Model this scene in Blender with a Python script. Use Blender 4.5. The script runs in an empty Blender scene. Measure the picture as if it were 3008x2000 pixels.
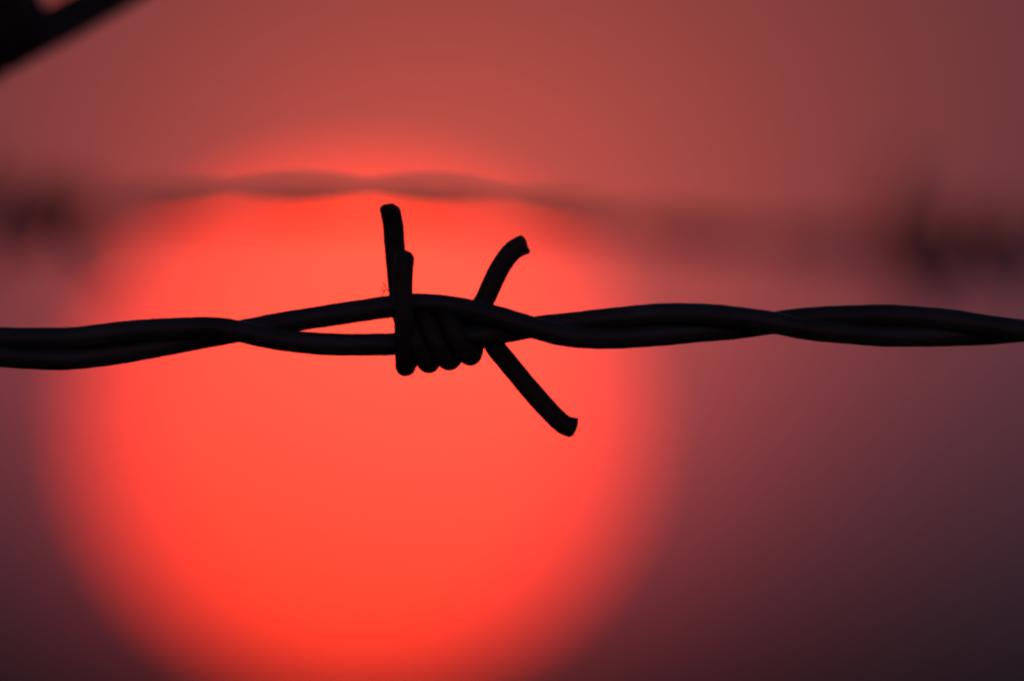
import bpy, math, random
from mathutils import Vector
random.seed(7)
C = bpy.context.scene
COL = C.collection
PI = math.pi

# ---------------------------------------------------------------- camera, sky, sun, exposure
FOV = math.radians(3.00)          # long telephoto lens
UNITS = 2359.0                    # picture width in the units the outlines were measured in
UH = UNITS * 680 / 1024
FOCUS = 2.44                      # metres from the lens to the wire in focus
PITCH = math.radians(0.656)
CAM = Vector((0.0, 0.0, 1.25))
RIGHT = Vector((1, 0, 0))
FWD = Vector((0, math.cos(PITCH), math.sin(PITCH)))
UP = Vector((0, -math.sin(PITCH), math.cos(PITCH)))
U = 2 * FOCUS * math.tan(FOV / 2) / UNITS      # metres per unit in the plane of the focused wire
SUN_U = (828.0, 979.0)

cam_data = bpy.data.cameras.new('camera')
cam = bpy.data.objects.new('camera', cam_data)
COL.objects.link(cam)
cam.location = CAM
cam.rotation_euler = (PI / 2 + PITCH, 0, 0)
cam_data.sensor_width = 36.0
cam_data.lens = 36.0 / (2 * math.tan(FOV / 2))
cam_data.clip_start = 0.02
cam_data.clip_end = 60000
cam_data.dof.use_dof = True
cam_data.dof.focus_distance = FOCUS
APERTURE = 1130.0 * U             # diameter of the lens opening, metres
cam_data.dof.aperture_fstop = (cam_data.lens / 1000.0) / APERTURE
C.camera = cam

def direction(x, y):
    a = (x - UNITS / 2) * U / FOCUS
    b = (UH / 2 - y) * U / FOCUS
    return (FWD + RIGHT * a + UP * b).normalized()

SUN_DIR = direction(*SUN_U)
SUN_EL = math.asin(SUN_DIR.z)
SUN_AZ = math.atan2(SUN_DIR.x, SUN_DIR.y)

world = bpy.data.worlds.new('World')
C.world = world
world.use_nodes = True
nt = world.node_tree
nt.nodes.clear()
def N(t, kind, **kw):
    n = t.nodes.new(kind)
    for k, v in kw.items():
        setattr(n, k, v)
    return n
L = nt.links.new
SKY_STRENGTH = 0.15
sky = N(nt, 'ShaderNodeTexSky', sky_type='NISHITA', sun_disc=False)
sky.sun_elevation = max(SUN_EL, math.radians(0.3))
sky.sun_rotation = SUN_AZ
sky.air_density = 1.0
sky.dust_density = 4.0
sky.ozone_density = 2.0
tc = N(nt, 'ShaderNodeTexCoord')
def link_or_set(sock, v):
    if isinstance(v, (int, float)):
        sock.default_value = v
    else:
        L(v, sock)
def math_n(op, a, b=None):
    n = N(nt, 'ShaderNodeMath', operation=op)
    link_or_set(n.inputs[0], a)
    if b is not None:
        link_or_set(n.inputs[1], b)
    return n.outputs[0]
sep = N(nt, 'ShaderNodeSeparateXYZ')
L(tc.outputs['Generated'], sep.inputs[0])
def ramp_el(lo, hi, flip=False):
    """0..1 with the elevation above the horizon, degrees."""
    m = N(nt, 'ShaderNodeMapRange', interpolation_type='SMOOTHSTEP')
    L(sep.outputs['Z'], m.inputs['Value'])
    m.inputs['From Min'].default_value = math.sin(math.radians(lo))
    m.inputs['From Max'].default_value = math.sin(math.radians(hi))
    if flip:
        m.inputs['To Min'].default_value = 1.0
        m.inputs['To Max'].default_value = 0.0
    return m.outputs['Result']
DEG = 3.00 / 2359.0
GLOW_DIR = direction(1050, 930)                         # the lit haze round the sun is a little brighter to its right
dist_n = N(nt, 'ShaderNodeVectorMath', operation='DISTANCE')
L(tc.outputs['Generated'], dist_n.inputs[0])
dist_n.inputs[1].default_value = GLOW_DIR
q = math_n('DIVIDE', dist_n.outputs['Value'], math.radians(500 * DEG))
lobe = math_n('DIVIDE', 1.0, math_n('ADD', math_n('POWER', q, 2.0), 1.0))
murk = ramp_el(0.0, 1300 * DEG)                         # the murk over the horizon dims the glow
low = ramp_el(5.0, 25.0, True)                          # haze layer near the ground
high = ramp_el(2.5, 14.0)                               # clear sky above it
def light(color, strength):
    b = N(nt, 'ShaderNodeBackground')
    if isinstance(color, tuple):
        b.inputs['Color'].default_value = (*color, 1)
    else:
        L(color, b.inputs['Color'])
    link_or_set(b.inputs['Strength'], strength)
    return b.outputs[0]
def add(a, b):
    n = N(nt, 'ShaderNodeAddShader')
    L(a, n.inputs[0]); L(b, n.inputs[1])
    return n.outputs[0]
s = light(sky.outputs[0], math_n('MULTIPLY', high, SKY_STRENGTH))
s = add(s, light((0.002, 0.0212, 0.0375), low))
s = add(s, light((0.0406, 0.004, 0.0), math_n('MULTIPLY', low, murk)))
# unseen pink band of sky opposite the sun, added to warm the wire fronts
dot_n = N(nt, 'ShaderNodeVectorMath', operation='DOT_PRODUCT')
L(tc.outputs['Generated'], dot_n.inputs[0])
dot_n.inputs[1].default_value = -SUN_DIR
away = N(nt, 'ShaderNodeMapRange', interpolation_type='SMOOTHSTEP')
L(dot_n.outputs['Value'], away.inputs['Value'])
away.inputs['From Min'].default_value = 0.1
away.inputs['From Max'].default_value = 0.9
belt = math_n('MULTIPLY', math_n('MULTIPLY', ramp_el(0.0, 6.0), ramp_el(10.0, 32.0, True)), away.outputs['Result'])
s = add(s, light((0.17, 0.05, 0.075), belt))
s = add(s, light((0.394, 0.045, 0.058), lobe))
near_n = N(nt, 'ShaderNodeVectorMath', operation='DISTANCE')     # tight aureole hugging the sun
L(tc.outputs['Generated'], near_n.inputs[0])
near_n.inputs[1].default_value = SUN_DIR
q3 = math_n('DIVIDE', near_n.outputs['Value'], math.radians(260 * DEG))
aureole = math_n('DIVIDE', 1.0, math_n('ADD', math_n('POWER', q3, 3.0), 1.0))
s = add(s, light((0.85, 0.028, 0.01), aureole))
s = add(s, light((0.910, 0.1235, 0.0), math_n('MULTIPLY', lobe, murk)))
out = N(nt, 'ShaderNodeOutputWorld')
L(s, out.inputs['Surface'])

sun_lamp = bpy.data.lights.new('sunlight', 'SUN')
sun_lamp.energy = 0.25
sun_lamp.angle = math.radians(0.5)
sun_lamp.color = (1.0, 0.30, 0.16)
lamp = bpy.data.objects.new('sunlight', sun_lamp)
COL.objects.link(lamp)
lamp.location = (0, 5, 6)
lamp.rotation_euler = (-SUN_DIR).to_track_quat('-Z', 'Y').to_euler()

C.view_settings.view_transform = 'Standard'
C.view_settings.look = 'None'
C.view_settings.exposure = 0.0
C.view_settings.gamma = 1.0
C.view_settings.use_curve_mapping = False
C.render.engine = 'CYCLES'
C.cycles.use_denoising = True
C.cycles.denoiser = 'OPENIMAGEDENOISE'
C.cycles.use_adaptive_sampling = False
C.cycles.filter_width = 2.3
C.cycles.sample_clamp_direct = 0
C.cycles.sample_clamp_indirect = 5

# ---------------------------------------------------------------- materials
def mat_base(name):
    m = bpy.data.materials.new(name)
    m.use_nodes = True
    t = m.node_tree
    return m, t, t.nodes['Principled BSDF']

def wire_material(name, dark, light, rough):
    m, t, p = mat_base(name)
    co = N(t, 'ShaderNodeTexCoord')
    n1 = N(t, 'ShaderNodeTexNoise'); n1.inputs['Scale'].default_value = 900; n1.inputs['Detail'].default_value = 6
    n2 = N(t, 'ShaderNodeTexNoise'); n2.inputs['Scale'].default_value = 140; n2.inputs['Detail'].default_value = 3
    t.links.new(co.outputs['Object'], n1.inputs['Vector']); t.links.new(co.outputs['Object'], n2.inputs['Vector'])
    r = N(t, 'ShaderNodeValToRGB')
    r.color_ramp.elements[0].position = 0.35; r.color_ramp.elements[0].color = (*dark, 1)
    r.color_ramp.elements[1].position = 0.7; r.color_ramp.elements[1].color = (*light, 1)
    t.links.new(n2.outputs['Fac'], r.inputs['Fac'])
    t.links.new(r.outputs['Color'], p.inputs['Base Color'])
    p.inputs['Metallic'].default_value = 0.35
    p.inputs['Roughness'].default_value = rough
    bp = N(t, 'ShaderNodeBump'); bp.inputs['Strength'].default_value = 0.5; bp.inputs['Distance'].default_value = 0.0001
    t.links.new(n1.outputs['Fac'], bp.inputs['Height'])
    t.links.new(bp.outputs['Normal'], p.inputs['Normal'])
    return m
M_STEEL = wire_material('weathered_steel', (0.046, 0.042, 0.044), (0.085, 0.076, 0.077), 0.55)
M_BARB = wire_material('rusted_steel', (0.036, 0.022, 0.019), (0.065, 0.044, 0.038), 0.65)

def soil_material():
    m, t, p = mat_base('dark_field')
    co = N(t, 'ShaderNodeTexCoord')
    n1 = N(t, 'ShaderNodeTexNoise'); n1.inputs['Scale'].default_value = 0.02; n1.inputs['Detail'].default_value = 8
    t.links.new(co.outputs['Object'], n1.inputs['Vector'])
    r = N(t, 'ShaderNodeValToRGB')
    r.color_ramp.elements[0].position = 0.3; r.color_ramp.elements[0].color = (0.055, 0.090, 0.050, 1)
    r.color_ramp.elements[1].position = 0.7; r.color_ramp.elements[1].color = (0.095, 0.125, 0.075, 1)
    t.links.new(n1.outputs['Fac'], r.inputs['Fac'])
    t.links.new(r.outputs['Color'], p.inputs['Base Color'])
    p.inputs['Roughness'].default_value = 1.0
    p.inputs['Specular IOR Level'].default_value = 0.0
    return m

def sun_material():
    m, t, p = mat_base('setting_sun')
    t.nodes.remove(p)
    e = N(t, 'ShaderNodeEmission')
    e.inputs['Color'].default_value = (1.0, 0.034, 0.005, 1)
    e.inputs['Strength'].default_value = 12.0
    t.links.new(e.outputs[0], t.nodes['Material Output'].inputs['Surface'])
    return m

# ---------------------------------------------------------------- helpers
def link_mesh(name, verts, faces, mat, parent=None, smooth=True):
    me = bpy.data.meshes.new(name)
    me.from_pydata([tuple(v) for v in verts], [], faces)
    me.validate()
    me.update()
    if smooth:
        me.polygons.foreach_set('use_smooth', [True] * len(me.polygons))
    me.materials.append(mat)
    o = bpy.data.objects.new(name, me)
    COL.objects.link(o)
    if parent is not None:
        o.parent = parent
        o.matrix_parent_inverse = parent.matrix_world.inverted()
    return o

def tag(o, label=None, cat=None, group=None, kind=None):
    if label: o['label'] = label
    if cat: o['category'] = cat
    if group: o['group'] = group
    if kind: o['kind'] = kind
    return o

def empty(name, loc):
    o = bpy.data.objects.new(name, None)
    COL.objects.link(o)
    o.location = loc
    o.empty_display_size = 0.01
    bpy.context.view_layer.update()
    return o

def catmull(pts, step):
    """Smooth curve through points (tuples of equal length), resampled about every `step`."""
    n = len(pts)
    P = [tuple(2 * a - b for a, b in zip(pts[0], pts[1]))] + list(pts) + [tuple(2 * a - b for a, b in zip(pts[-1], pts[-2]))]
    res = []
    for i in range(1, n):
        p0, p1, p2, p3 = P[i - 1], P[i], P[i + 1], P[i + 2]
        d = math.dist(p1[:3], p2[:3])
        d0 = max(math.dist(p0[:3], p1[:3]), 1e-9); d2 = max(math.dist(p2[:3], p3[:3]), 1e-9)
        k = max(2, int(d / step))
        m1 = [((b - a) / d0 * d + (c - b)) / 2 if d0 else 0 for a, b, c in zip(p0, p1, p2)]
        m2 = [((c - b) + (e - c) / d2 * d) / 2 for b, c, e in zip(p1, p2, p3)]
        for j in range(k):
            t = j / k
            h1 = 2*t**3 - 3*t**2 + 1; h2 = t**3 - 2*t**2 + t; h3 = -2*t**3 + 3*t**2; h4 = t**3 - t**2
            res.append(tuple(h1*a + h2*x + h3*b + h4*y for a, x, b, y in zip(p1, m1, p2, m2)))
    res.append(tuple(pts[-1]))
    return res

def sweep(path, rad, ring=20, cuts=(None, None), seed=0):
    """A round wire along world points. cuts: per end, None for a flat end or (plane normal, burr direction, burr length) for a sheared end."""
    rnd = random.Random(seed)
    n = len(path)
    if not hasattr(rad, '__len__'):
        rad = [rad] * n
    tang = [(path[min(i + 1, n - 1)] - path[max(i - 1, 0)]).normalized() for i in range(n)]
    ref = UP if abs(tang[0].dot(UP)) < 0.9 else FWD
    nrm = (ref - tang[0] * ref.dot(tang[0])).normalized()
    wob = [rnd.uniform(0, 6.28) for _ in range(4)]
    V, Fc = [], []
    s = 0.0
    for i in range(n):
        if i:
            s += (path[i] - path[i - 1]).length
            nrm = (nrm - tang[i] * nrm.dot(tang[i])).normalized()
        bi = tang[i].cross(nrm)
        for k in range(ring):
            a = 2 * PI * k / ring
            w = 1 + 0.012 * math.sin(s * 157 + wob[3]) + 0.010 * math.sin(s * 900 + wob[0] + 2 * a) + 0.008 * math.sin(s * 2300 + wob[1] - a) + 0.006 * math.sin(s * 390 + wob[2])
            V.append(path[i] + (nrm * math.cos(a) + bi * math.sin(a)) * rad[i] * w)
    for i in range(n - 1):
        for k in range(ring):
            a, b = i * ring + k, i * ring + (k + 1) % ring
            Fc.append((a, b, b + ring, a + ring))
    for end in (0, 1):
        base = 0 if end == 0 else (n - 1) * ring
        T = -tang[0] if end == 0 else tang[-1]
        c = path[0] if end == 0 else path[-1]
        r = rad[0] if end == 0 else rad[-1]
        cut = cuts[end]
        rim = [base + k for k in range(ring)]
        # three shrinking rings: a rolled, sheared tip
        prev = rim
        dome = cut[3] if cut else 0.1
        prof = ((0.93, 0.37 * dome), (0.74, 0.68 * dome), (0.40, 0.93 * dome))
        for q, (sc, ad) in enumerate(prof):
            cur = []
            for k in range(ring):
                d = V[rim[k]] - c
                off = T * r * ad
                p = c + d * sc + off
                if cut:
                    nv, bdir, blen, _ = cut
                    den = T.dot(nv)
                    p = p - T * (d.dot(nv) / den) * min(1.0, sc)          # shear the end to the cut plane
                    p = p + T * r * rnd.uniform(-0.10, 0.10)
                    f = max(0.0, d.normalized().dot(bdir))
                    p = p + (T * 0.7 + bdir * 0.45) * blen * r * f ** 6 * (1 if q < 2 else 0.2)
                V.append(p); cur.append(len(V) - 1)
            for k in range(ring):
                k2 = (k + 1) % ring
                f = (prev[k], prev[k2], cur[k2], cur[k])
                Fc.append(f if end else f[::-1])
            prev = cur
        Fc.append(tuple(prev) if end else tuple(prev[::-1]))
    return V, Fc

def placer(depth):
    """Units of the outline -> world points on a plane at `depth` metres from the lens (third value: units away from the camera)."""
    k = depth / FOCUS
    def f(p):
        dz = depth + p[2] * U * k
        x, y = (p[0] - UNITS / 2) * U * dz / FOCUS, (UH / 2 - p[1]) * U * dz / FOCUS
        return CAM + FWD * dz + RIGHT * x + UP * y
    f.k = U * k
    return f

def lerp_keys(keys, x, smooth=False):
    if x <= keys[0][0]: return keys[0][1]
    for (x0, v0), (x1, v1) in zip(keys, keys[1:]):
        if x <= x1:
            t = (x - x0) / (x1 - x0)
            if smooth: t = (1 - math.cos(PI * t)) / 2
            return v0 + (v1 - v0) * t
    return keys[-1][1]

# ---------------------------------------------------------------- ground and sun
g = 15000.0
ground = link_mesh('ground', [(-g, -200, 0), (g, -200, 0), (g, g, 0), (-g, g, 0)], [(0, 1, 2, 3)], soil_material(), smooth=False)
tag(ground, kind='structure')

def make_sun():
    dist = 24000.0
    r = dist * math.tan(math.radians(0.56 / 2))
    V, Fc = [], []
    nu, nv = 64, 32
    for i in range(nv + 1):
        th = PI * i / nv
        for j in range(nu):
            ph = 2 * PI * j / nu
            V.append((r * math.sin(th) * math.cos(ph), r * math.sin(th) * math.sin(ph), 0.74 * r * math.cos(th)))     # flattened by the air near the horizon
    for i in range(nv):
        for j in range(nu):
            a, b = i * nu + j, i * nu + (j + 1) % nu
            Fc.append((a, a + nu, b + nu, b))
    o = link_mesh('sun', V, Fc, sun_material())
    o.location = CAM + SUN_DIR * dist
    tag(o, 'huge glowing orange red setting sun behind the sharp barbed wire', 'sun')
    return o
make_sun()

# ---------------------------------------------------------------- the strand in focus
R = 25.5
def focused_wire():
    P = placer(FOCUS)
    root = empty('barbed_wire', P((1000, 770, 0)))
    tag(root, 'sharp black barbed wire running right across the middle, one barb in front of the sun', 'barbed wire', 'strands of barbed wire fence')
    A = [(0,778),(80,779),(165,778),(230,771),(290,763),(380,757),(470,754),(520,757),(550,762),(600,773),(650,782),(700,788),(760,792),(840,793),(920,791),
         (1000,785),(1080,776),(1165,764),(1227,753),(1300,745),(1400,734.5),(1480,726),(1550,722.5),(1620,724),(1700,731),(1780,742),(1850,756),(1950,766),(2030,772),(2080,773),(2150,772),(2250,769),(2320,764),(2358,761)]
    B = [(0,819),(70,824),(140,826),(200,822),(300,808),(400,790),(550,762),(650,743),(750,727),(850,712),(900,705),(960,700),(1030,705),(1090,715),(1135,726),(1180,739),(1227,753),
         (1290,770),(1350,777),(1410,777),(1500,772),(1600,763),(1700,754),(1780,743),(1850,733),(1950,727.5),(2030,725.5),(2120,730),(2200,738),(2300,754),(2358,761)]
    D = [(-230, 24), (70, 0), (300, -14), (550, -R), (800, 0), (1000, 0), (1227, R), (1450, 0), (1780, -R), (2060, 0), (2358, R)]
    for which, keys in ((1, A), (-1, B)):
        pts = []
        x = -9500.0
        while x < -60:
            ph = PI * (x + 230) / 600
            y = 798 + 0.004 * (x + 60) - which * 24 * math.sin(ph)
            pts.append((x, y, which * 23 * math.cos(ph)))
            x += 40
        for (kx, ky, _) in catmull([(a, b, 0.0) for a, b in keys], 8):
            pts.append((kx, ky, which * lerp_keys(D, kx, True)))
        x = 2358 + 40
        while x < 12000:
            ph = PI * (x - 2358) / 560
            y = 761 + 0.006 * (x - 2358) - which * 24 * math.sin(ph)
            pts.append((x, y, which * 23 * math.cos(ph)))
            x += 40
        V, Fc = sweep([P(p) for p in pts], R * U, 24, seed=which + 3)
        link_mesh('line_wire', V, Fc, M_STEEL, root)
    W = 23.4
    # barb wire one: short prong standing in front, two turns, then the prong that leans right behind the strand
    b1 = [(931,600,-50),(929,616,-52),(927,650,-52),(929,700,-54),(932,760,-54),(933,800,-42),(933,832,-20),(934,843,2),(941,826,38),(950,790,47),(958,750,34),(966,735,4),(984,750,-32),(1004,788,-46),(1022,820,-32),(1036,829,0),(1046,815,34),(1056,785,46),(1067,748,51),(1089,723,53),(1113,696,50),(1137,645,46),(1156,609,42),(1172,587,39),(1186,573,37),(1201,565,36)]
    # barb wire two: tall prong behind, down between the line wires, two turns, then the prong pointing down right
    b2 = [(900,489,32),(902,498,36),(905,514,42),(908,551,46),(911,589,50),(920,679,52),(926,725,46),(932,738,10),(946,760,-34),(962,795,-47),(976,822,-32),(988,836,0),(996,820,34),(1004,790,47),(1013,746,32),(1020,733,4),(1036,746,-32),(1054,782,-46),(1070,806,-32),(1084,818,0),(1090,804,32),(1095,776,46),(1106,750,51),(1121,764,54),(1140,797,50),(1173,838,38),(1223,898,20),(1273,953,4),(1303,979,-2),(1319,983,-2)]
    def cut(nx, ny, bx, by, blen, dome):
        """Sheared end: plane normal (right, up), burr direction (right, up), burr length and dome height in wire radii."""
        return ((RIGHT * nx + UP * ny).normalized(), (RIGHT * bx + UP * by).normalized(), blen, dome)
    V, Fc = sweep([P(p) for p in catmull(b1, 5)], W * U, 24, (cut(0.25, 0.97, 1, -0.2, 0.12, 1.1), cut(0.95, 0.30, 0.3, -1, 0.32, 0.6)), 11)
    link_mesh('barb', V, Fc, M_BARB, root)
    V, Fc = sweep([P(p) for p in catmull(b2, 5)], W * U, 24, (cut(-0.14, 0.98, -1, -0.3, 0.2, 1.0), cut(1.0, -0.25, 0.4, 1, 0.16, 0.35)), 12)
    link_mesh('barb', V, Fc, M_BARB, root)
    return P
P0 = focused_wire()

# a hair-thin fibre caught on the strand just left of the barb
def fibre():
    verts, faces = [], []
    for pts in ([(880,680,-8),(885,671,-6),(889,664,-5),(887,657,-2),(882,650,0)], [(889,664,-5),(895,668,-5),(899,660,-3)], [(885,671,-6),(880,666,-8),(882,660,-10)]):
        V, Fc = sweep([P0(p) for p in catmull(pts, 2)], 1.1 * U, 6, seed=3)
        n = len(verts)
        verts += V
        faces += [tuple(i + n for i in f) for f in Fc]
    m, t, p = mat_base('dry_fibre')
    nz = N(t, 'ShaderNodeTexNoise'); nz.inputs['Scale'].default_value = 2000
    r = N(t, 'ShaderNodeValToRGB')
    r.color_ramp.elements[0].color = (0.10, 0.05, 0.03, 1); r.color_ramp.elements[1].color = (0.2, 0.12, 0.07, 1)
    t.links.new(nz.outputs['Fac'], r.inputs['Fac']); t.links.new(r.outputs['Color'], p.inputs['Base Color'])
    o = link_mesh('plant_fibre', verts, faces, m)
    tag(o, 'tiny branched dry fibre caught on the wire just left of the barb', 'plant fibre')
fibre()

# ---------------------------------------------------------------- strands out of focus
def strand_pair(P, axis, half, x_node, r, root, sense=1):
    """Two line wires twisted round a smooth axis given in outline units."""
    for which in (1, -1):
        pts = []
        for (x, y, z) in axis:
            ph = PI * (x - x_node) / half
            pts.append((x, y + which * r * 1.03 * math.sin(ph), z - which * r * 1.03 * math.cos(ph)))
        V, Fc = sweep([P(p) for p in pts], r * P.k, 16, seed=which + 21)
        link_mesh('line_wire', V, Fc, M_STEEL, root)

def coil_barb(P, centre, tang, r, root, turns, phase, prongs, shift, seed, core=2.0):
    """A barb wire: `turns` turns round the strand, a straight prong at each end. prongs: two offsets (dx, dy, dz) in wire radii."""
    cx, cy, cz = centre
    tx, ty = tang
    nx, ny = ty, -tx
    rc = (core + 1.0) * r
    pts = []
    steps = int(14 * turns)
    for i in range(steps + 1):
        a = phase + 2 * PI * turns * i / steps
        s = shift + (i / steps - 0.5) * turns * 4.2 * r
        pts.append((cx + tx * s + nx * rc * math.cos(a), cy + ty * s + ny * rc * math.cos(a), cz + rc * math.sin(a)))
    a0, a1 = pts[0], pts[-1]
    e0, e1 = prongs
    s0 = [(a0[0] + e0[0] * r * f + 0, a0[1] + e0[1] * r * f, a0[2] + e0[2] * r * f) for f in (1.0, 0.7, 0.4, 0.15)]
    s1 = [(a1[0] + e1[0] * r * f, a1[1] + e1[1] * r * f, a1[2] + e1[2] * r * f) for f in (0.15, 0.4, 0.7, 1.0)]
    V, Fc = sweep([P(p) for p in catmull(s0 + pts + s1, r * 0.5)], r * P.k, 14, seed=seed)
    link_mesh('barb', V, Fc, M_BARB, root)

def far_wire():
    P = placer(FOCUS + 0.38)
    root = empty('barbed_wire', P((1100, 505, 0)))
    tag(root, 'blurred barbed wire farther back, crossing the top of the sun, a barb near each side', 'barbed wire', 'strands of barbed wire fence')
    # the strand runs obliquely: its right end is farther from the lens
    keys = [(-9000, 640, 3000), (-3000, 560, 1600), (-200, 500, 3000), (102, 490, 2000), (250, 490, 1300), (415, 495, 700), (666, 492, 350), (1019, 495, 300), (1176, 507, 450), (1567, 541, 1300), (2171, 566, 3500), (2600, 574, 5000), (5000, 600, 7500), (11000, 690, 15000)]
    axis = catmull(keys, 14)
    r = 15.3
    strand_pair(P, axis, 292, 556, r, root)
    coil_barb(P, (78, 496, 2000), (1, 0.05), r * 1.4, root, 2.0, 0.3, ((-2, -4, 2), (4, 1.5, -2)), -14, 31, 2.0)
    coil_barb(P, (104, 500, 2000), (1, 0.08), r * 1.4, root, 2.0, 0.3 + PI, ((-4, 2.5, 3), (4, 3.5, 3)), 14, 32, 2.0)
    coil_barb(P, (2168, 564, 3500), (1, 0.03), r * 1.45, root, 2.8, 1.0, ((2.5, -7, 2), (9, 4, -2)), -14, 33, 2.2)
    coil_barb(P, (2180, 567, 3500), (1, 0.03), r * 1.45, root, 2.8, 1.0 + PI, ((3, 6, 3), (9, -4, 3)), 14, 34, 2.2)
far_wire()

def corner_wire():
    P = placer(FOCUS - 0.107)
    root = empty('barbed_wire', P((100, 60, 0)))
    tag(root, 'blurred black barbed wire slanting across the top left corner', 'barbed wire', 'strands of barbed wire fence')
    r = 24.0
    L0 = Vector((332.0, -181.0)).normalized()
    nrm = Vector((L0.y, -L0.x))           # towards the corner
    base = Vector((0.0, 181.0)) + nrm * (2 * r)
    def at(s, off, z):
        q = base + L0 * s + nrm * off
        return (q.x, q.y, z)
    for which in (1, -1):
        pts = []
        s = -4200.0
        while s < 4200:
            ph = PI * (s - 190) / 950
            pts.append(at(s, which * r * 0.94 * math.cos(ph) - 0.00001 * (s - 190) ** 2, -which * r * 1.03 * math.sin(ph)))
            s += 20
        V, Fc = sweep([P(p) for p in pts], r * P.k, 18, seed=which + 41)
        link_mesh('line_wire', V, Fc, M_STEEL, root)
    # the barb in the very corner: wound round the upper line wire only
    turn = []
    n_t = 62
    for i in range(n_t + 1):
        a = 2 * PI * 4.25 * i / n_t + 0.2
        t = -82 + i * 228 / n_t
        off = 0.94 * r * math.cos(PI * (t - 190) / 950) + 1.15 * r + 3.0 * r * math.cos(a)
        q = base + L0 * t + nrm * off
        turn.append((q.x, q.y, 2.3 * r * math.sin(a)))
    e0, e1 = turn[0], turn[-1]
    lead = [(e0[0] - 90, e0[1] - 150, e0[2] + 10), (e0[0] - 50, e0[1] - 85, e0[2] + 12), (e0[0] - 16, e0[1] - 28, e0[2] + 8)]
    tail = [(e1[0] + nrm.x * d, e1[1] + nrm.y * d, e1[2] + 6) for d in (25, 80, 140, 200)]
    V, Fc = sweep([P(p) for p in catmull(lead + turn + tail, 8)], 1.03 * r * P.k, 16, seed=53)
    link_mesh('barb', V, Fc, M_BARB, root)
corner_wire()
